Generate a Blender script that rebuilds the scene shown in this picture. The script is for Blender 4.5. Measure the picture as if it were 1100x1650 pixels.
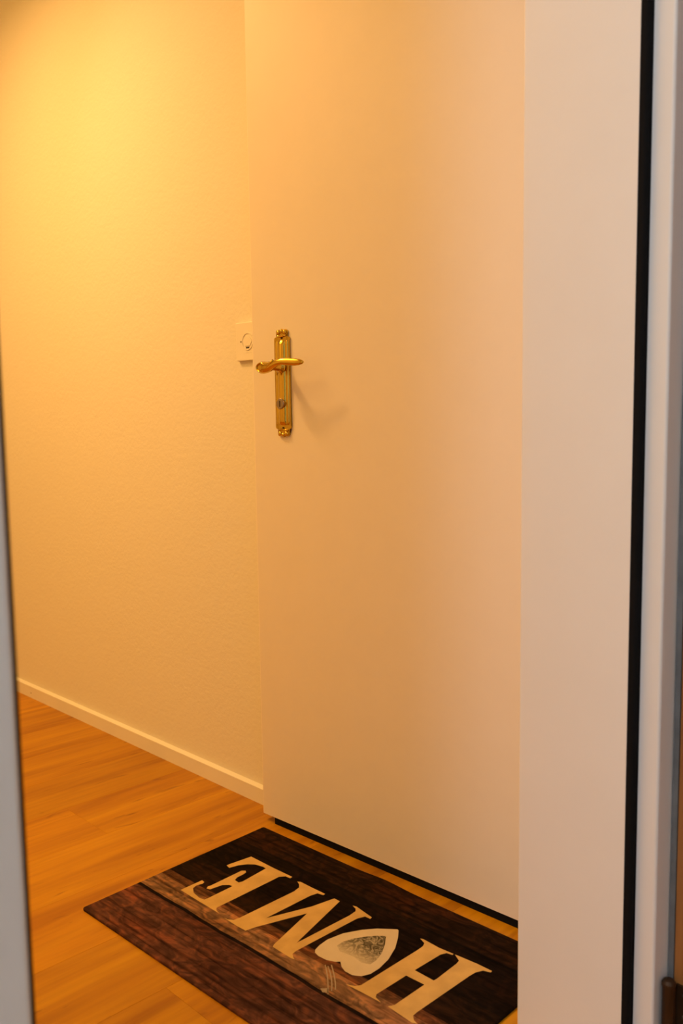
import bpy, bmesh, math, random
from mathutils import Vector, Matrix
random.seed(7)
scene = bpy.context.scene
col = scene.collection
for o in list(bpy.data.objects): bpy.data.objects.remove(o)

# ------------------------------------------------------------------ camera
cam_d = bpy.data.cameras.new('camera'); cam = bpy.data.objects.new('camera', cam_d); col.objects.link(cam)
FPX = 1472.68
cam_d.sensor_fit = 'HORIZONTAL'; cam_d.sensor_width = 24.0; cam_d.lens = FPX * 24.0 / 1100.0
fw = Vector((-0.71277, 0.69325, -0.10659)); rt = Vector((0.69823, 0.71574, -0.01393)); up = Vector((-0.06664, 0.08435, 0.99421))
M = Matrix((rt, up, -fw)).transposed().to_4x4(); M.translation = (1.60522, -1.35755, 0.94345)
cam.matrix_world = M
cam_d.clip_start = 0.02
cam_d.dof.use_dof = True; cam_d.dof.focus_distance = 1.95; cam_d.dof.aperture_fstop = 5.6
scene.camera = cam

# ------------------------------------------------------------------ light and exposure
scene.view_settings.view_transform = 'Standard'; scene.view_settings.look = 'None'
scene.view_settings.gamma = 1.0; scene.view_settings.use_curve_mapping = False
scene.view_settings.exposure = 0.0
w = bpy.data.worlds.new('world'); scene.world = w; w.use_nodes = True
w.node_tree.nodes['Background'].inputs[0].default_value = (0.5, 0.5, 0.5, 1); w.node_tree.nodes['Background'].inputs[1].default_value = 0.02

def lamp(name, kind, loc, energy, color, size=0.1, aim=None, angle=None, blend=None):
    d = bpy.data.lights.new(name, kind); d.energy = energy; d.color = color
    if kind == 'AREA': d.shape = 'DISK'; d.size = size
    else: d.shadow_soft_size = size
    if angle: d.spot_size = math.radians(angle); d.spot_blend = blend
    o = bpy.data.objects.new(name, d); col.objects.link(o); o.location = loc
    if aim: o.rotation_euler = (Vector(aim) - Vector(loc)).to_track_quat('-Z', 'Y').to_euler()
    return o
WARM = (1.0, 0.55, 0.125)
lamp('hall_spot_light', 'SPOT', (-0.95, -0.62, 2.38), 15.0, (1.0, 0.52, 0.24), 0.04, aim=(0.08, -0.10, 1.06), angle=84, blend=1.0)
lamp('hall_fill_light', 'AREA', (-0.75, -1.5, 2.46), 35.0, WARM, 1.5, aim=(-0.75, -1.5, 0))  # added wide disc fill for soft warm light in the hall
lamp('hall_downlight', 'AREA', (-0.95, -0.82, 2.44), 18.0, (1.0, 0.51, 0.15), 0.14, aim=(-0.95, -0.82, 0)).data.spread = math.radians(150)
lamp('room_lamp_light', 'POINT', (1.72, -2.5, 2.1), 54.0, (0.82, 0.92, 1.0), 0.15)

# ------------------------------------------------------------------ materials
def nodes(name):
    m = bpy.data.materials.new(name); m.use_nodes = True
    nt = m.node_tree; return m, nt, nt.nodes['Principled BSDF']
def N(nt, t, **kw):
    n = nt.nodes.new(t)
    for k, v in kw.items():
        if k.startswith('i_'): n.inputs[k[2:].replace('_', ' ')].default_value = v
        else: setattr(n, k, v)
    return n
def ramp(nt, stops, interp='LINEAR'):
    r = nt.nodes.new('ShaderNodeValToRGB'); cr = r.color_ramp; cr.interpolation = interp
    while len(cr.elements) < len(stops): cr.elements.new(0.5)
    for e, (p, c) in zip(cr.elements, stops): e.position = p; e.color = (*c, 1)
    return r
def plain(name, colr, rough=0.5, metal=0.0, bump=0.0, bscale=200.0, spec=0.5, var=0.04):
    m, nt, b = nodes(name)
    b.inputs['Roughness'].default_value = rough; b.inputs['Metallic'].default_value = metal
    b.inputs['Specular IOR Level'].default_value = spec
    tc = N(nt, 'ShaderNodeTexCoord'); nz = N(nt, 'ShaderNodeTexNoise', i_Scale=bscale * 0.05, i_Detail=4.0)
    nt.links.new(tc.outputs['Object'], nz.inputs['Vector'])
    r = ramp(nt, [(0.3, tuple(c * (1 - var) for c in colr)), (0.7, tuple(min(1, c * (1 + var)) for c in colr))])
    nt.links.new(nz.outputs['Fac'], r.inputs[0]); nt.links.new(r.outputs[0], b.inputs['Base Color'])
    if bump:
        n2 = N(nt, 'ShaderNodeTexNoise', i_Scale=bscale, i_Detail=3.0); nt.links.new(tc.outputs['Object'], n2.inputs['Vector'])
        bp = N(nt, 'ShaderNodeBump', i_Strength=bump, i_Distance=0.002)
        nt.links.new(n2.outputs['Fac'], bp.inputs['Height']); nt.links.new(bp.outputs[0], b.inputs['Normal'])
    return m
def plaster():
    m, nt, b = nodes('plaster')
    b.inputs['Roughness'].default_value = 0.85; b.inputs['Specular IOR Level'].default_value = 0.2
    b.inputs['Base Color'].default_value = (0.76, 0.725, 0.645, 1)
    tc = N(nt, 'ShaderNodeTexCoord')
    n1 = N(nt, 'ShaderNodeTexNoise', i_Scale=95.0, i_Detail=3.0, i_Roughness=0.6)
    n2 = N(nt, 'ShaderNodeTexNoise', i_Scale=28.0, i_Detail=2.0)
    for n in (n1, n2): nt.links.new(tc.outputs['Object'], n.inputs['Vector'])
    ad = N(nt, 'ShaderNodeMath', operation='ADD'); nt.links.new(n1.outputs['Fac'], ad.inputs[0]); nt.links.new(n2.outputs['Fac'], ad.inputs[1])
    bp = N(nt, 'ShaderNodeBump', i_Strength=0.3, i_Distance=0.003)
    nt.links.new(ad.outputs[0], bp.inputs['Height']); nt.links.new(bp.outputs[0], b.inputs['Normal'])
    return m
def oak():
    m, nt, b = nodes('oak_plank')
    b.inputs['Roughness'].default_value = 0.42; b.inputs['Specular IOR Level'].default_value = 0.3
    tc = N(nt, 'ShaderNodeTexCoord'); oi = N(nt, 'ShaderNodeObjectInfo')
    geo = N(nt, 'ShaderNodeNewGeometry')
    sh = N(nt, 'ShaderNodeVectorMath', operation='SCALE'); sh.inputs[0].default_value = (7.0, 13.0, 3.0); nt.links.new(oi.outputs['Random'], sh.inputs['Scale'])
    ad = N(nt, 'ShaderNodeVectorMath', operation='ADD'); nt.links.new(geo.outputs['Position'], ad.inputs[0]); nt.links.new(sh.outputs[0], ad.inputs[1])
    def streak(sx, sy, detail, dist=0.6):
        mp = N(nt, 'ShaderNodeMapping'); mp.inputs['Scale'].default_value = (sx, sy, 1.0)
        nt.links.new(ad.outputs[0], mp.inputs['Vector'])
        n = N(nt, 'ShaderNodeTexNoise', i_Scale=1.0, i_Detail=detail, i_Distortion=dist); nt.links.new(mp.outputs[0], n.inputs['Vector'])
        return n
    s1 = streak(17.0, 1.5, 4.0); s2 = streak(90.0, 5.0, 3.0, 0.2); s3 = streak(26.0, 7.0, 2.0, 1.2)
    r1 = ramp(nt, [(0.30, (0.34, 0.130, 0.0005)), (0.5, (0.455, 0.200, 0.001)), (0.70, (0.53, 0.255, 0.002))])
    nt.links.new(s1.outputs['Fac'], r1.inputs[0])
    mx = N(nt, 'ShaderNodeMix', data_type='RGBA', blend_type='MULTIPLY'); mx.inputs[0].default_value = 0.55
    r2 = ramp(nt, [(0.35, (0.78, 0.74, 0.7)), (0.6, (1, 1, 1))]); nt.links.new(s2.outputs['Fac'], r2.inputs[0])
    nt.links.new(r1.outputs[0], mx.inputs['A']); nt.links.new(r2.outputs[0], mx.inputs['B'])
    m2 = N(nt, 'ShaderNodeMix', data_type='RGBA', blend_type='MULTIPLY'); m2.inputs[0].default_value = 0.8
    r3 = ramp(nt, [(0.24, (0.55, 0.48, 0.42)), (0.34, (1, 1, 1))]); nt.links.new(s3.outputs['Fac'], r3.inputs[0])
    nt.links.new(mx.outputs['Result'], m2.inputs['A']); nt.links.new(r3.outputs[0], m2.inputs['B'])
    hv = N(nt, 'ShaderNodeHueSaturation')
    mr = N(nt, 'ShaderNodeMapRange'); mr.inputs['To Min'].default_value = 0.86; mr.inputs['To Max'].default_value = 1.1
    nt.links.new(oi.outputs['Random'], mr.inputs['Value']); nt.links.new(mr.outputs[0], hv.inputs['Value'])
    nt.links.new(m2.outputs['Result'], hv.inputs['Color']); nt.links.new(hv.outputs[0], b.inputs['Base Color'])
    bp = N(nt, 'ShaderNodeBump', i_Strength=0.06, i_Distance=0.001); nt.links.new(s2.outputs['Fac'], bp.inputs['Height']); nt.links.new(bp.outputs[0], b.inputs['Normal'])
    return m
def wood_leaf():
    m, nt, b = nodes('brown_wood')
    b.inputs['Roughness'].default_value = 0.4
    tc = N(nt, 'ShaderNodeTexCoord'); mp = N(nt, 'ShaderNodeMapping'); mp.inputs['Scale'].default_value = (30, 30, 2)
    n = N(nt, 'ShaderNodeTexNoise', i_Scale=1.5, i_Detail=4.0, i_Distortion=0.5)
    nt.links.new(tc.outputs['Object'], mp.inputs[0]); nt.links.new(mp.outputs[0], n.inputs['Vector'])
    r = ramp(nt, [(0.3, (0.28, 0.10, 0.022)), (0.7, (0.42, 0.18, 0.05))]); nt.links.new(n.outputs['Fac'], r.inputs[0]); nt.links.new(r.outputs[0], b.inputs['Base Color'])
    return m
def mat_print():
    # printed boards: bands across the mat (local y), grain along local x
    m, nt, b = nodes('printed_boards')
    b.inputs['Roughness'].default_value = 0.9; b.inputs['Specular IOR Level'].default_value = 0.05
    tc = N(nt, 'ShaderNodeTexCoord'); sp = N(nt, 'ShaderNodeSeparateXYZ'); nt.links.new(tc.outputs['Object'], sp.inputs[0])
    def grain(sx, sy, det, dist):
        mp = N(nt, 'ShaderNodeMapping'); mp.inputs['Scale'].default_value = (sx, sy, 1); nt.links.new(tc.outputs['Object'], mp.inputs[0])
        n = N(nt, 'ShaderNodeTexNoise', i_Scale=1.0, i_Detail=det, i_Distortion=dist); nt.links.new(mp.outputs[0], n.inputs['Vector']); return n
    g1 = grain(5.0, 120.0, 4.0, 0.3); g2 = grain(20.0, 34.0, 6.0, 2.0); g3 = grain(3.2, 9.0, 2.0, 0.2)
    # wobble of the board edges
    wv = grain(9.0, 1.0, 3.0, 0.0)
    wob = N(nt, 'ShaderNodeMath', operation='MULTIPLY_ADD'); nt.links.new(wv.outputs['Fac'], wob.inputs[0]); wob.inputs[1].default_value = 0.008; 
    neg = N(nt, 'ShaderNodeMath', operation='MULTIPLY'); nt.links.new(sp.outputs['Y'], neg.inputs[0]); neg.inputs[1].default_value = -1.0
    nt.links.new(neg.outputs[0], wob.inputs[2])
    sc = N(nt, 'ShaderNodeMath', operation='MULTIPLY'); nt.links.new(wob.outputs[0], sc.inputs[0]); sc.inputs[1].default_value = 2.0
    v = lambda a: (a + 0.004) * 2.0
    DK = (0.007, 0.005, 0.004)
    bands = ramp(nt, [(0.0, (0.018, 0.009, 0.005)), (v(0.078), DK), (v(0.083), (0.009, 0.005, 0.004)), (v(0.19), DK), (v(0.194), (0.015, 0.008, 0.005)),
                      (v(0.262), (0.10, 0.050, 0.026)), (v(0.285), (0.24, 0.145, 0.085)), (v(0.334), (0.012, 0.008, 0.007)), (v(0.343), (0.10, 0.046, 0.036))], 'CONSTANT')
    nt.links.new(sc.outputs[0], bands.inputs[0])
    mx = N(nt, 'ShaderNodeMix', data_type='RGBA', blend_type='MULTIPLY'); mx.inputs[0].default_value = 0.9
    r1 = ramp(nt, [(0.34, (0.30, 0.27, 0.25)), (0.46, (0.85, 0.82, 0.8)), (0.66, (1.25, 1.22, 1.15))]); nt.links.new(g1.outputs['Fac'], r1.inputs[0])
    nt.links.new(bands.outputs[0], mx.inputs['A']); nt.links.new(r1.outputs[0], mx.inputs['B'])
    m2 = N(nt, 'ShaderNodeMix', data_type='RGBA', blend_type='MULTIPLY'); m2.inputs[0].default_value = 0.85
    r2 = ramp(nt, [(0.33, (0.42, 0.40, 0.42)), (0.5, (0.95, 0.9, 0.88)), (0.66, (1.9, 1.5, 1.15))]); nt.links.new(g2.outputs['Fac'], r2.inputs[0])
    nt.links.new(mx.outputs['Result'], m2.inputs['A']); nt.links.new(r2.outputs[0], m2.inputs['B'])
    m3 = N(nt, 'ShaderNodeMix', data_type='RGBA', blend_type='MULTIPLY'); m3.inputs[0].default_value = 0.8
    r3 = ramp(nt, [(0.36, (0.55, 0.5, 0.5)), (0.55, (1, 1, 1)), (0.7, (1.5, 1.15, 0.95))]); nt.links.new(g3.outputs['Fac'], r3.inputs[0])
    nt.links.new(m2.outputs['Result'], m3.inputs['A']); nt.links.new(r3.outputs[0], m3.inputs['B'])
    nt.links.new(m3.outputs['Result'], b.inputs['Base Color'])
    n4 = N(nt, 'ShaderNodeTexNoise', i_Scale=900.0, i_Detail=2.0); nt.links.new(tc.outputs['Object'], n4.inputs['Vector'])
    bp = N(nt, 'ShaderNodeBump', i_Strength=0.3, i_Distance=0.0008); nt.links.new(n4.outputs['Fac'], bp.inputs['Height']); nt.links.new(bp.outputs[0], b.inputs['Normal'])
    return m
def flower_print():
    # grey floral ornament that fades into the cream of the heart towards its lobes
    m, nt, b = nodes('heart_ornament_print')
    b.inputs['Roughness'].default_value = 0.85; b.inputs['Specular IOR Level'].default_value = 0.1
    tc = N(nt, 'ShaderNodeTexCoord'); sp = N(nt, 'ShaderNodeSeparateXYZ'); nt.links.new(tc.outputs['Object'], sp.inputs[0])
    n = N(nt, 'ShaderNodeTexNoise', i_Scale=55.0, i_Detail=3.0, i_Distortion=3.5); nt.links.new(tc.outputs['Object'], n.inputs['Vector'])
    r = ramp(nt, [(0.36, (0.06, 0.052, 0.036)), (0.50, (0.13, 0.11, 0.078)), (0.62, (0.36, 0.31, 0.22))]); nt.links.new(n.outputs['Fac'], r.inputs[0])
    mr = N(nt, 'ShaderNodeMapRange'); mr.inputs['From Min'].default_value = -0.195; mr.inputs['From Max'].default_value = -0.245
    nt.links.new(sp.outputs['Y'], mr.inputs['Value'])
    mx = N(nt, 'ShaderNodeMix', data_type='RGBA'); nt.links.new(mr.outputs[0], mx.inputs[0]); nt.links.new(r.outputs[0], mx.inputs['A']); mx.inputs['B'].default_value = (0.55, 0.465, 0.33, 1)
    nt.links.new(mx.outputs['Result'], b.inputs['Base Color'])
    return m
MT = dict(
    plaster=plaster(), oak=oak(), brownwood=wood_leaf(), matprint=mat_print(), flower=flower_print(),
    ceiling=plain('ceiling_paint', (0.82, 0.80, 0.76), 0.9), roomwall=plain('room_wall_paint', (0.80, 0.79, 0.77), 0.9),
    door=plain('door_paint', (0.79, 0.73, 0.66), 0.5, bump=0.03, bscale=300, var=0.01),
    trim=plain('white_trim_paint', (0.76, 0.755, 0.755), 0.45, var=0.01),
    base=plain('baseboard_paint', (0.78, 0.75, 0.69), 0.5, var=0.02),
    black=plain('black_rubber', (0.006, 0.006, 0.007), 0.85, spec=0.1),
    steel=plain('dark_grey_steel', (0.16, 0.17, 0.18), 0.5, 0.3, var=0.25, bscale=400),
    hinge=plain('brown_bronze', (0.055, 0.028, 0.012), 0.45, 0.6, var=0.2),
    brass=plain('polished_brass', (0.66, 0.47, 0.085), 0.13, 1.0, var=0.10),
    nickel=plain('dull_nickel', (0.36, 0.30, 0.26), 0.35, 1.0),
    dark=plain('dark_hole', (0.03, 0.02, 0.015), 0.8),
    plastic=plain('cream_plastic', (0.80, 0.76, 0.68), 0.4, var=0.01),
    letter=plain('pale_wood_print', (0.56, 0.37, 0.135), 0.9, var=0.12, bscale=500, spec=0.1),
    heart=plain('cream_heart_print', (0.58, 0.49, 0.35), 0.9, var=0.06, bscale=500, spec=0.1),
    string=plain('string_print', (0.34, 0.27, 0.19), 0.9, var=0.15, bscale=900, spec=0.1),
    subfloor=plain('subfloor', (0.25, 0.15, 0.06), 0.9), screw=plain('screw_steel', (0.6, 0.58, 0.55), 0.3, 1.0),
)

# ------------------------------------------------------------------ helpers
def obj(name, bm, mat, parent=None, smooth=False):
    me = bpy.data.meshes.new(name); bmesh.ops.recalc_face_normals(bm, faces=bm.faces[:]); bm.to_mesh(me); bm.free()
    me.materials.append(MT[mat])
    if smooth:
        for p in me.polygons: p.use_smooth = True
    o = bpy.data.objects.new(name, me); col.objects.link(o)
    if parent: o.parent = parent
    return o
def tag(o, label, cat, group=None, kind=None):
    o['label'] = label; o['category'] = cat
    if group: o['group'] = group
    if kind: o['kind'] = kind
    return o
def empty(name, loc=(0, 0, 0), rz=0.0):
    o = bpy.data.objects.new(name, None); col.objects.link(o); o.location = loc; o.rotation_euler = (0, 0, rz); o.empty_display_size = 0.05
    return o
def box(bm, x0, x1, y0, y1, z0, z1):
    vs = [bm.verts.new(p) for p in ((x0, y0, z0), (x1, y0, z0), (x1, y1, z0), (x0, y1, z0), (x0, y0, z1), (x1, y0, z1), (x1, y1, z1), (x0, y1, z1))]
    fs = [bm.faces.new([vs[i] for i in f]) for f in ((0, 3, 2, 1), (4, 5, 6, 7), (0, 1, 5, 4), (1, 2, 6, 5), (2, 3, 7, 6), (3, 0, 4, 7))]
    return vs, fs
def boxes(*bs):
    bm = bmesh.new()
    for b in bs: box(bm, *b)
    return bm
def bevel(bm, w, seg=2):
    bmesh.ops.bevel(bm, geom=bm.edges[:], offset=w, segments=seg, affect='EDGES', profile=0.5); return bm
def prism(pts, h0, h1, to3):                        # outline (2-D) extruded from h0 to h1; to3 maps (a, b, h) to 3-D
    bm = bmesh.new()
    lo = [bm.verts.new(to3(a, b, h0)) for a, b in pts]; hi = [bm.verts.new(to3(a, b, h1)) for a, b in pts]
    n = len(pts); bm.faces.new(lo); bm.faces.new(hi)
    for i in range(n): bm.faces.new((lo[i], lo[(i + 1) % n], hi[(i + 1) % n], hi[i]))
    bmesh.ops.triangulate(bm, faces=[f for f in bm.faces if len(f.verts) > 4])
    return bm
def sweep(bm, secs, n=14):                          # secs: (centre, axis a, axis b) with a, b the half-axes
    rings = []
    for c, a, b in secs:
        rings.append([bm.verts.new(Vector(c) + Vector(a) * math.cos(2 * math.pi * k / n) + Vector(b) * math.sin(2 * math.pi * k / n)) for k in range(n)])
    for r0, r1 in zip(rings, rings[1:]):
        for k in range(n): bm.faces.new((r0[k], r0[(k + 1) % n], r1[(k + 1) % n], r1[k]))
    bm.faces.new(rings[0]); bm.faces.new(rings[-1])
    return bm
def lathe_y(prof, cx, cz, n=24):                    # turned about an axis along -y (out of the door): prof of (radius, out)
    bm = bmesh.new(); sweep(bm, [((cx, -d, cz), (r, 0, 0), (0, 0, r)) for r, d in prof], n); return bm

# ------------------------------------------------------------------ the setting
HX0, HY0, RX1, RY0, RY1, CZ = -2.7, -2.4, 4.2, -3.4, 1.2, 2.5
WX0, WX1 = 0.8432, 1.0163                            # the wall the photographer looks through
OY0, OY1 = -1.0966, -0.2558                          # its opening
DY = 0.0477                                          # turn of the hall door
floor = obj('floor', boxes((HX0, RX1, RY0, RY1, -0.10, -0.012)), 'subfloor')
tag(floor, 'warm honey-coloured wooden plank floor of the hallway', 'floor', kind='structure')
PW = 0.192
def plank(x0, x1, y0, y1):
    bm = bmesh.new(); c = 0.0003; g = 0.0001
    x0 += g; x1 -= g; y0 += g; y1 -= g
    a = [bm.verts.new(p) for p in ((x0, y0, -0.012), (x1, y0, -0.012), (x1, y1, -0.012), (x0, y1, -0.012))]
    m = [bm.verts.new(p) for p in ((x0, y0, -c), (x1, y0, -c), (x1, y1, -c), (x0, y1, -c))]
    t = [bm.verts.new(p) for p in ((x0 + c, y0 + c, 0), (x1 - c, y0 + c, 0), (x1 - c, y1 - c, 0), (x0 + c, y1 - c, 0))]
    for lo, hi in ((a, m), (m, t)):
        for i in range(4): bm.faces.new((lo[i], lo[(i + 1) % 4], hi[(i + 1) % 4], hi[i]))
    bm.faces.new(t); bm.faces.new(a)
    return obj('plank', bm, 'oak', floor)
x = HX0; k = 0
while x < RX1 - 0.01:
    xe = min(x + PW, RX1)
    ya, yb = (HY0, 0.0) if xe < WX1 else (RY0, RY1)
    y = ya - random.uniform(0.05, 1.15)
    while y < yb:
        s, e = max(y, ya), min(y + 1.28, yb)
        if e - s > 0.02: plank(x, xe, s, e)
        y += 1.28
    x = xe; k += 1
tag(obj('ceiling', boxes((HX0, RX1, RY0, RY1, CZ, CZ + 0.1)), 'ceiling'), 'plain white ceiling above the hallway and the room', 'ceiling', kind='structure')
DW = 0.80
tag(obj('wall_left', boxes((HX0, 0.035, 0, 0.12, 0, CZ), (0.035, DW + 0.01, 0, 0.12, 2.04, CZ), (DW + 0.01, WX0, 0, 0.12, 0, CZ)), 'plaster'),
    'cream hallway wall of rough plaster lit by a warm lamp', 'wall', kind='structure')
tag(obj('wall_far', boxes((HX0 - 0.1, HX0, HY0, 0.12, 0, CZ)), 'plaster'), 'plaster wall closing the far end of the hallway', 'wall', kind='structure')
tag(obj('wall_hall', boxes((HX0, WX0, HY0 - 0.1, HY0, 0, CZ)), 'plaster'), 'plaster hallway wall opposite the entrance door', 'wall', kind='structure')
tag(obj('wall_light_block', boxes((-0.2, WX0, 0.45, 0.5, 0, CZ)), 'plaster'), 'added unseen panel blocking light behind the closed entrance door', 'wall', kind='structure')  # added out of view to keep light from passing around the door
J = 0.028
tag(obj('wall_right', boxes((WX0, WX1, OY1 + J, RY1, 0, CZ), (WX0, WX1, RY0, OY0 - J, 0, CZ), (WX0, WX1, OY0 - J, OY1 + J, 2.05 + J, CZ)), 'roomwall'),
    'white wall with the open doorway between room and hallway', 'wall', kind='structure')
tag(obj('wall_back', boxes((RX1, RX1 + 0.1, RY0, RY1, 0, CZ)), 'roomwall'), 'white room wall behind the photographer', 'wall', kind='structure')
tag(obj('wall_room', boxes((WX0, RX1, RY0 - 0.1, RY0, 0, CZ)), 'roomwall'), 'white room wall to the left of the doorway', 'wall', kind='structure')
tag(obj('wall_corner', boxes((WX0, RX1, RY1, RY1 + 0.1, 0, CZ)), 'roomwall'), 'white room wall behind the open wooden door', 'wall', kind='structure')

# baseboard along the plaster wall: flat board with a bevelled upper edge and a tiny nail hole
HB = 0.040
bp = [(0, 0), (-0.013, 0), (-0.013, HB - 0.001), (-0.012, HB), (-0.002, HB + 0.003), (0, HB + 0.003)]
bb = tag(obj('baseboard_left', prism(bp, HX0, 0.032, lambda a, b, h: (h, a, b)), 'base'), 'narrow cream baseboard running along the plaster wall', 'baseboard', kind='structure')
nh = lathe_y([(0.0020, 0.0128), (0.0020, 0.0133)], -1.30, 0.017, 10); obj('nail_head', nh, 'dark', bb)

# ------------------------------------------------------------------ door frame of the doorway: lining, rubber seal, rebate and casing
def rprism(pts, mat, name, parent, z0=0.0, z1=2.05):
    return obj(name, prism(pts, z0, z1, lambda a, b, h: (a, b, h)), mat, parent)
def arc(cx, cy, r, a0, a1, n=4):
    return [(cx + r * math.cos(math.radians(a0 + (a1 - a0) * i / n)), cy + r * math.sin(math.radians(a0 + (a1 - a0) * i / n))) for i in range(n + 1)]
def jamb(side, label, number):
    # side +1: the frame post at larger y (right in the photo); profile in (x, distance into the wall)
    t = tag(empty(number, (0, 0, 0)), label, 'door frame', kind='structure')
    yy = OY1 if side > 0 else OY0
    S = lambda pts: [(px, yy + side * d) for px, d in pts]
    lining = arc(WX0 + 0.003, 0.003, 0.003, 180, 270, 3) + [(WX1, 0.0), (WX1, 0.0275), (WX0, 0.0275)]
    rprism(S(lining), 'trim', 'lining', t)
    rb = 0.012 if side > 0 else 0.0168
    seal = [(WX1 + 0.0001, 0.0006), (WX1 + 0.004, 0.0004)] + arc(WX1 + 0.0065, 0.0055, 0.005, -80, 60, 5) + [(WX1 + 0.0118, rb - 0.0002), (WX1 + 0.0001, rb - 0.0002)]
    rprism(S(seal), 'black', 'rubber_seal', t)
    XC = 1.057
    cas = [(WX1 + 0.0002, rb), (XC - 0.004, rb)] + arc(XC - 0.004, rb + 0.004, 0.004, -90, 0, 4) + [(XC, 0.075), (XC - 0.004, 0.080), (WX1 + 0.0002, 0.080)]
    rprism(S(cas), 'trim', 'casing', t, 0.0, 2.12)
    return t
jamb(1, 'white door frame post with black rubber seal on the right', 'trim_1')
jamb(-1, 'white door frame post at the left edge of the picture', 'trim_2')
t = tag(empty('trim_3'), 'white head of the door frame above the doorway', 'door frame', kind='structure')
obj('lining', boxes((WX0, WX1, OY0, OY1, 2.05, 2.05 + J)), 'trim', t)
obj('casing', boxes((WX1 + 0.0002, 1.057, OY0 - 0.012, OY1 + 0.012, 2.055, 2.12)), 'trim', t)

# ------------------------------------------------------------------ brown wooden door, open towards the room
d2 = tag(empty('door_2', (1.072, -0.205, 0)), 'brown wooden room door standing open, cut by the right edge of the picture', 'door', kind='structure')
lf = bmesh.new(); box(lf, -0.0055, 0.80, 0.001, 0.041, 0.008, 2.04); obj('door_leaf', bevel(lf, 0.001, 1), 'brownwood', d2)
st = bmesh.new(); box(st, -0.0135, -0.006, 0.0, 0.036, 0.008, 2.04); obj('edge_strip', st, 'steel', d2)
for z in (0.10, 1.85):
    hb = bmesh.new(); HC = (-0.0035, -0.018)
    sweep(hb, [((HC[0], HC[1], z + dz), (r, 0, 0), (0, r, 0)) for dz, r in ((-0.045, 0.004), (-0.043, 0.0085), (0.058, 0.0085), (0.0585, 0.0095), (0.063, 0.0095), (0.067, 0.0070), (0.069, 0.0030))], 16)
    h = obj('hinge', hb, 'hinge', d2)
    pl = bmesh.new(); box(pl, 0.0, 0.022, -0.0035, 0.0005, z - 0.04, z + 0.055); obj('hinge_plate', pl, 'hinge', h)
    for dz in (-0.022, 0.012, 0.043):
        s = lathe_y([(0.0038, 0.0034), (0.0036, 0.0044), (0.001, 0.0052)], 0.013, z + dz, 10); obj('screw', s, 'screw', h)

# ------------------------------------------------------------------ entrance door: frame, leaf, threshold seal, handle
d1 = tag(empty('door_1', (0, -0.0632, 0), math.atan(DY)), 'smooth white entrance door with brass handle, closed behind the doormat', 'door', kind='structure')
G = 0.0176
fr = boxes((0.034, 0.06, 0.041, 0.14, 0, 2.03), (0.77, DW, 0.041, 0.10, 0, 2.03), (0.06, 0.77, 0.041, 0.10, 1.98, 2.03))
obj('door_frame', fr, 'trim', d1)
lb = bmesh.new(); vs, fs = box(lb, -0.005, DW - 0.005, 0.0, 0.040, G, 2.02)
ve = [e for e in lb.edges if abs(e.verts[0].co.z - e.verts[1].co.z) > 1 and e.verts[0].co.y < 0.01]
bmesh.ops.bevel(lb, geom=ve, offset=0.006, segments=4, affect='EDGES', profile=0.5)
leaf = obj('door_leaf', lb, 'door', d1)
obj('threshold_seal', boxes((0.034, DW - 0.005, 0.003, 0.060, 0.0, G - 0.0004)), 'black', d1)

XP = 0.0975                                          # centre line of the handle plate
hd = empty('door_handle', (XP, 0, 0)); hd.parent = d1
# back plate: straight sides, stepped shoulders and small scrolled ends
def half_outline(sc=1.0, zs=1.0):
    zc = 1.011
    pr = [(0.0225, 0.0), (0.0225, 0.090), (0.0235, 0.094), (0.0215, 0.0975), (0.0165, 0.0985), (0.0158, 0.1035), (0.0172, 0.1075), (0.0170, 0.1115), (0.0125, 0.1140), (0.0085, 0.1120), (0.0045, 0.1135), (0.0, 0.1155)]
    return [(a * sc, b * zs) for a, b in pr], zc
def outline(sc=1.0, zs=1.0):
    pr, zc = half_outline(sc, zs)
    r = [(a, zc + b) for a, b in pr]; l = [(-a, zc + b) for a, b in reversed(pr[:-1])]
    top = r + l
    bot = [(a, zc - (z - zc)) for a, z in reversed(top)]
    out = []
    for p in top + bot:
        if not out or (abs(p[0] - out[-1][0]) + abs(p[1] - out[-1][1])) > 1e-6: out.append(p)
    if abs(out[0][0] - out[-1][0]) + abs(out[0][1] - out[-1][1]) < 1e-6: out.pop()
    return out
obj('back_plate', prism(outline(), 0.0002, 0.0040, lambda a, b, h: (a, -h, b)), 'brass', hd)
# fluted rib that fills the plate between the shoulders
fl = bmesh.new()
prof = [(-0.0200, 0.0038), (-0.0190, 0.0062), (-0.0165, 0.0070), (-0.0140, 0.0062), (-0.0125, 0.0036), (-0.0108, 0.0062), (-0.0070, 0.0104), (0.0, 0.0122), (0.0070, 0.0104), (0.0108, 0.0062), (0.0125, 0.0036), (0.0140, 0.0062), (0.0165, 0.0070), (0.0190, 0.0062), (0.0200, 0.0038)]
rows = []
for z, s in ((0.921, 0.45), (0.926, 0.9), (0.930, 1.0), (1.092, 1.0), (1.096, 0.9), (1.101, 0.45)):
    rows.append([fl.verts.new((a * (0.85 + 0.15 * s), -(0.0036 + (d - 0.0036) * s), z)) for a, d in prof])
for r0, r1 in zip(rows, rows[1:]):
    for i in range(len(prof) - 1): fl.faces.new((r0[i], r0[i + 1], r1[i + 1], r1[i]))
obj('fluted_rib', fl, 'brass', hd, smooth=True)
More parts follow.
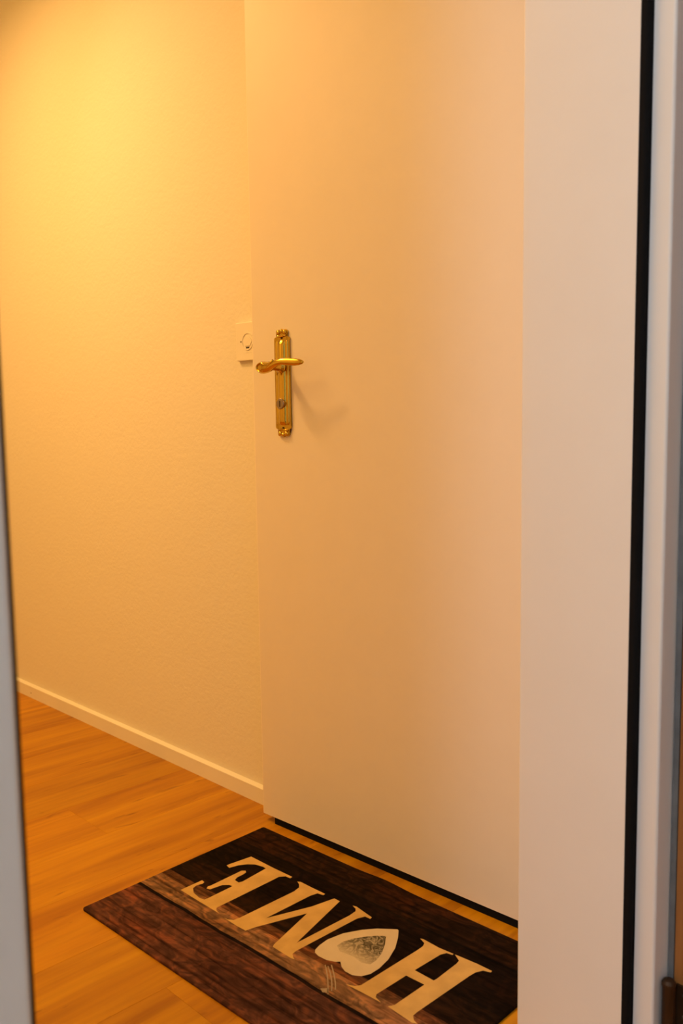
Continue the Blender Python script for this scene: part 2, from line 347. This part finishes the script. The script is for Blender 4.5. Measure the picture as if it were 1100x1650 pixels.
for sgn in (1, -1):                                  # cast scrolls at both ends
    zz = 1.011 + sgn * 0.1045
    o = bmesh.new()
    for cx, cz, r in ((-0.0095, zz + sgn * 0.0035, 0.0055), (0.0095, zz + sgn * 0.0035, 0.0055), (0.0, zz + sgn * 0.0055, 0.0048)):
        sweep(o, [((cx, -d, cz), (rr, 0, 0), (0, 0, rr)) for rr, d in ((r, 0.0035), (r, 0.0052), (r * 0.8, 0.0070), (r * 0.35, 0.0080))], 12)
    sweep(o, [((-0.014 + 0.028 * i / 6, -0.0045, zz - sgn * (0.0035 + 0.002 * math.sin(math.pi * i / 6))), (0, 0.0028, 0), (0, 0, 0.0022)) for i in range(7)], 8)
    obj('scroll_ornament', o, 'brass', hd, smooth=True)
    obj('fixing_screw', lathe_y([(0.0026, 0.0040), (0.0026, 0.0050), (0.0008, 0.0054)], 0.0, zz - sgn * 0.0085, 10), 'hinge', hd)
# lock cylinder
lk = obj('lock_cylinder', lathe_y([(0.0115, 0.004), (0.0115, 0.0125), (0.0105, 0.0135), (0.002, 0.0136)], 0.0, 0.967, 28), 'nickel', hd)
obj('key_slot', boxes((-0.0012, 0.0012, -0.0142, -0.0134, 0.9605, 0.9735)), 'dark', hd)
# neck and lever: bulbous end at the pivot, S-curve, flattened tip pointing away from the door edge
obj('neck', lathe_y([(0.0150, 0.006), (0.0150, 0.011), (0.0105, 0.0135), (0.0088, 0.018), (0.0085, 0.036), (0.0100, 0.044)], 0.0, 1.046, 22), 'brass', hd, smooth=True)
lv = bmesh.new(); secs = []
LP = [(-0.0225, 0.050, 1.0440, 0.0030, 0.0030), (-0.0215, 0.050, 1.0440, 0.0075, 0.0065), (-0.0180, 0.051, 1.0438, 0.0115, 0.0090), (-0.0110, 0.052, 1.0432, 0.0132, 0.0105), (-0.002, 0.053, 1.0430, 0.0130, 0.0108),
      (0.008, 0.054, 1.0432, 0.0118, 0.0100), (0.018, 0.055, 1.0445, 0.0100, 0.0085), (0.028, 0.056, 1.0478, 0.0082, 0.0070), (0.040, 0.056, 1.0515, 0.0070, 0.0060), (0.053, 0.055, 1.0530, 0.0070, 0.0052),
      (0.068, 0.053, 1.0522, 0.0078, 0.0046), (0.084, 0.050, 1.0508, 0.0076, 0.0042), (0.096, 0.047, 1.0500, 0.0062, 0.0036), (0.1030, 0.045, 1.0498, 0.0040, 0.0026), (0.1060, 0.044, 1.0498, 0.0012, 0.0010)]
for i, (a, d, z, hz, hy) in enumerate(LP):
    p0 = LP[max(i - 1, 0)]; p1 = LP[min(i + 1, len(LP) - 1)]
    tg = Vector((p1[0] - p0[0], -(p1[1] - p0[1]), p1[2] - p0[2])).normalized()
    az = Vector((0, 0, 1)); az = (az - tg * az.dot(tg)).normalized(); ay = tg.cross(az)
    secs.append(((a, -d, z), az * hz, ay * hy))
sweep(lv, secs, 18)
lever = obj('lever', lv, 'brass', hd, smooth=True)
rg = bmesh.new()                                     # raised leaf-shaped ring on the bulb
ring = []
for i in range(20):
    th = 2 * math.pi * i / 20; ring.append(Vector((-0.006 + 0.0125 * math.cos(th), -0.0605, 1.0435 + 0.0088 * math.sin(th))))
rr = []
for i, p in enumerate(ring):
    dv = (p - Vector((-0.006, -0.0605, 1.0435))).normalized()
    rr.append([rg.verts.new(p + dv * 0.0014 * math.cos(a) + Vector((0, 1, 0)) * 0.0026 * math.sin(a)) for a in (0, math.pi / 3, 2 * math.pi / 3, math.pi, 4 * math.pi / 3, 5 * math.pi / 3)])
for i in range(20):
    for k in range(6): rg.faces.new((rr[i][k], rr[i][(k + 1) % 6], rr[(i + 1) % 20][(k + 1) % 6], rr[(i + 1) % 20][k]))
obj('lever_ornament', rg, 'brass', hd, smooth=True)
sb = bmesh.new()                                     # added band that shapes the bright diagonal highlight across the lever
sweep(sb, [((0.006 + 0.026 * t, -0.0625 + 0.004 * abs(t - 0.5), 1.0375 + 0.019 * t), (0.0016, 0, -0.0022), (0, 0.0022, 0)) for t in (0, 0.2, 0.4, 0.6, 0.8, 1.0)], 8)
obj('lever_highlight', sb, 'brass', hd, smooth=True)

# ------------------------------------------------------------------ wall socket half hidden by the entrance door
sk = tag(empty('wall_socket', (-0.086, 0.0, 1.1145)), 'cream plastic wall socket half hidden behind the entrance door edge', 'socket')
pb = bmesh.new(); box(pb, -0.044, 0.044, -0.009, 0.0, -0.044, 0.044); obj('cover_plate', bevel(pb, 0.0015, 2), 'plastic', sk)
rim = bmesh.new()
def ringy(bm, r0, r1, y0, y1, cz=0.0, n=28):
    a = []
    for r, yv in ((r1, y0), (r1, y1), (r0, y1), (r0, y0)):
        a.append([bm.verts.new((r * math.cos(2 * math.pi * i / n), yv, cz + r * math.sin(2 * math.pi * i / n))) for i in range(n)])
    for q in range(4):
        for i in range(n): bm.faces.new((a[q][i], a[q][(i + 1) % n], a[(q + 1) % 4][(i + 1) % n], a[(q + 1) % 4][i]))
ringy(rim, 0.0180, 0.0205, -0.0088, -0.0104); obj('socket_rim', rim, 'plastic', sk)
hx = prism([(0.0165 * math.cos(math.radians(60 * i)), 0.0125 * math.sin(math.radians(60 * i)) ) for i in range(6)], 0.0088, 0.0104, lambda a, b, h: (a, -h, b)); obj('socket_insert', hx, 'plastic', sk)
obj('pin_hole', boxes((-0.006, 0.006, -0.0095, -0.0086, -0.0162, -0.0130)), 'dark', sk)
obj('screw', lathe_y([(0.0019, 0.0088), (0.0019, 0.0096)], -0.0245, 0.0, 10), 'dark', sk)
obj('groove', boxes((-0.012, 0.044, -0.0094, -0.0086, -0.0262, -0.0248)), 'base', sk)

# ------------------------------------------------------------------ doormat with printed boards and the word HOME
MW, ML = 0.4662, 0.7764
mt = tag(empty('doormat', (0.0343, -0.0930, 0.0), 0.0386), 'dark wood-print doormat reading HOME with a heart as the O', 'doormat')
TH = 0.0055
def corner(cx, cy, r, a0): return arc(cx, cy, r, a0, a0 + 90, 5)
R = 0.006
bm = bmesh.new()
NU, NV = 60, 36
def mz(u, v):                                        # gentle wave of the rubber mat along its door-side edge
    return 0.0035 * math.exp(-((u - 0.37) / 0.05) ** 2) * math.exp(-(v / 0.045) ** 2)
def mu(u, v):                                        # rounded corners
    du = min(u, ML - u); dv = min(v, MW - v)
    if du < R and dv < R:
        a, b = R - du, R - dv; L = math.hypot(a, b); mxn = max(a, b)
        if L > 1e-9: a, b = a * mxn / L, b * mxn / L
        u = (R - a) if u < ML / 2 else ML - (R - a); v = (R - b) if v < MW / 2 else MW - (R - b)
    return u, v
us = sorted(set([0, R * .3, R * .65, R] + [ML * i / NU for i in range(1, NU) if ML * i / NU > R and ML * i / NU < ML - R] + [ML - R, ML - R * .65, ML - R * .3, ML]))
vs_ = sorted(set([0, R * .3, R * .65, R] + [MW * i / NV for i in range(1, NV) if MW * i / NV > R and MW * i / NV < MW - R] + [MW - R, MW - R * .65, MW - R * .3, MW]))
top = []; bot = []
for v in vs_:
    rt_, rb_ = [], []
    for u in us:
        a, b = mu(u, v); e = 0.0012 if (u in (0, ML) or v in (0, MW)) else 0.0
        z = mz(a, b); rt_.append(bm.verts.new((a, -b, TH - e + z))); rb_.append(bm.verts.new((a, -b, 0.0006 + z)))
    top.append(rt_); bot.append(rb_)
nu, nv = len(us), len(vs_)
for j in range(nv - 1):
    for i in range(nu - 1):
        bm.faces.new((top[j][i], top[j][i + 1], top[j + 1][i + 1], top[j + 1][i])); bm.faces.new((bot[j][i], bot[j + 1][i], bot[j + 1][i + 1], bot[j][i + 1]))
for i in range(nu - 1):
    bm.faces.new((top[0][i], bot[0][i], bot[0][i + 1], top[0][i + 1])); bm.faces.new((top[-1][i], top[-1][i + 1], bot[-1][i + 1], bot[-1][i]))
for j in range(nv - 1):
    bm.faces.new((top[j][0], top[j + 1][0], bot[j + 1][0], bot[j][0])); bm.faces.new((top[j][-1], bot[j][-1], bot[j + 1][-1], top[j + 1][-1]))
obj('mat_body', bm, 'matprint', mt)
LE = [(0.0886, 0.299), (0.0903, 0.2468), (0.0991, 0.248), (0.102, 0.2544), (0.098, 0.267), (0.1018, 0.2783), (0.1166, 0.2883), (0.1403, 0.2926), (0.1534, 0.2904), (0.1543, 0.2828), (0.1545, 0.2202), (0.1453, 0.2214), (0.1358, 0.2311), (0.1305, 0.2583), (0.1227, 0.2607), (0.1184, 0.2545), (0.12, 0.2472), (0.12, 0.1674), (0.1261, 0.1619), (0.1323, 0.1657), (0.1343, 0.1765), (0.1345, 0.1917), (0.1392, 0.2016), (0.1528, 0.2026), (0.1553, 0.1943), (0.1504, 0.1273), (0.1406, 0.1265), (0.121, 0.1312), (0.1079, 0.1417), (0.0975, 0.1575), (0.0916, 0.177), (0.0795, 0.1737), (0.0796, 0.1671), (0.0886, 0.114), (0.16, 0.1155), (0.1872, 0.1151), (0.2166, 0.1148), (0.2175, 0.1213), (0.205, 0.1222), (0.1963, 0.133), (0.1962, 0.1545), (0.1942, 0.2925), (0.200, 0.2985), (0.213, 0.302), (0.1886, 0.3016), (0.1346, 0.3006)]
LM = [(0.2328, 0.3055), (0.2422, 0.3044), (0.2519, 0.2983), (0.2543, 0.286), (0.2607, 0.1517), (0.2573, 0.1343), (0.2478, 0.1252), (0.238, 0.1207), (0.2437, 0.1171), (0.2758, 0.1176), (0.3131, 0.1172), (0.3136, 0.1226), (0.3004, 0.1257), (0.2963, 0.1419), (0.2919, 0.254), (0.3264, 0.1676), (0.3384, 0.1172), (0.3533, 0.1176), (0.393, 0.272), (0.4017, 0.1412), (0.4002, 0.1233), (0.3939, 0.1164), (0.3827, 0.1125), (0.39, 0.1101), (0.4371, 0.1187), (0.4384, 0.1243), (0.4259, 0.1247), (0.4194, 0.1401), (0.4099, 0.2881), (0.4115, 0.2985), (0.4204, 0.3051), (0.4263, 0.3073), (0.4191, 0.3092), (0.37, 0.3075), (0.3662, 0.3005), (0.3375, 0.1903), (0.3004, 0.2862), (0.2952, 0.3065), (0.2713, 0.3073)]
LH = [(0.5397, 0.2983), (0.5541, 0.2917), (0.5597, 0.2829), (0.5662, 0.143), (0.566, 0.1276), (0.5621, 0.1185), (0.5478, 0.1122), (0.5538, 0.1101), (0.5897, 0.1124), (0.6195, 0.1101), (0.6204, 0.1135), (0.6093, 0.1162), (0.6042, 0.127), (0.5991, 0.1921), (0.6404, 0.193), (0.6416, 0.1863), (0.6406, 0.1298), (0.6387, 0.1198), (0.6228, 0.1101), (0.6271, 0.1093), (0.6666, 0.1063), (0.6971, 0.1064), (0.6978, 0.1109), (0.6854, 0.1153), (0.6789, 0.1281), (0.677, 0.1429), (0.6708, 0.2732), (0.6713, 0.2852), (0.679, 0.2928), (0.689, 0.2958), (0.6798, 0.2994), (0.6278, 0.2948), (0.6297, 0.2915), (0.6334, 0.2846), (0.636, 0.2118), (0.598, 0.213), (0.594, 0.2839), (0.5983, 0.2906), (0.6092, 0.2937), (0.6135, 0.295), (0.5718, 0.2962)]
HEART = [(0.4984, 0.1173), (0.5023, 0.1187), (0.5166, 0.1374), (0.5332, 0.1648), (0.5462, 0.1983), (0.5516, 0.2283), (0.5508, 0.2504), (0.5437, 0.2652), (0.5304, 0.2731), (0.5138, 0.2734), (0.5008, 0.2681), (0.4893, 0.2588), (0.4833, 0.2652), (0.4679, 0.2716), (0.4495, 0.2726), (0.438, 0.2695), (0.4323, 0.2632), (0.4282, 0.2484), (0.4263, 0.2264), (0.4338, 0.193), (0.4507, 0.1629), (0.4692, 0.1402)]
INNER = [(0.4974, 0.1476), (0.5131, 0.169), (0.5266, 0.1937), (0.5325, 0.2152), (0.5328, 0.2302), (0.5181, 0.237), (0.4984, 0.2328), (0.4814, 0.2347), (0.4679, 0.2378), (0.4524, 0.2287), (0.4522, 0.2125), (0.4581, 0.1952), (0.4714, 0.1735), (0.4846, 0.1577)]
flat = lambda a, b, h: (a, -b, h)
for nm, pts in (('letter_h', LH), ('letter_m', LM), ('letter_e', LE)):
    obj(nm, prism(pts, TH - 0.0005, TH + 0.0003, flat), 'letter', mt)
ht = obj('heart', prism(HEART, TH - 0.0005, TH + 0.0003, flat), 'heart', mt); ht['label'] = 'cream heart standing for the letter O'
obj('heart_picture', prism(INNER, TH, TH + 0.0005, flat), 'flower', ht)
for pts in ([(0.4767, 0.2834), (0.5063, 0.3076), (0.5359, 0.3371)], [(0.4825, 0.2825), (0.5109, 0.3034), (0.5342, 0.3269)], [(0.4846, 0.2763), (0.5151, 0.2996), (0.5366, 0.3206)]):
    (x0, y0), (x1, y1), (x2, y2) = pts
    cl = []
    for i in range(9):
        t_ = i / 8; a = (1 - t_) ** 2; b = 2 * t_ * (1 - t_); c = t_ * t_
        xm, ym = 2 * x1 - (x0 + x2) / 2, 2 * y1 - (y0 + y2) / 2
        cl.append(Vector((a * x0 + b * xm + c * x2, a * y0 + b * ym + c * y2)))
    L_, R_ = [], []
    for i, p in enumerate(cl):
        tg = (cl[min(i + 1, 8)] - cl[max(i - 1, 0)]).normalized(); nn = Vector((-tg.y, tg.x)) * 0.0010
        L_.append(tuple(p + nn)); R_.append(tuple(p - nn))
    obj('string', prism(L_ + R_[::-1], TH - 0.0005, TH + 0.0003, flat), 'string', mt)
kn = [(0.525 + 0.0075 * math.cos(a) * (1 + 0.3 * math.sin(3 * a)), 0.333 + 0.005 * math.sin(a) * (1 + 0.25 * math.cos(4 * a))) for a in [2 * math.pi * i / 18 for i in range(18)]]
obj('string_knot', prism(kn, TH - 0.0005, TH + 0.0003, flat), 'string', mt)
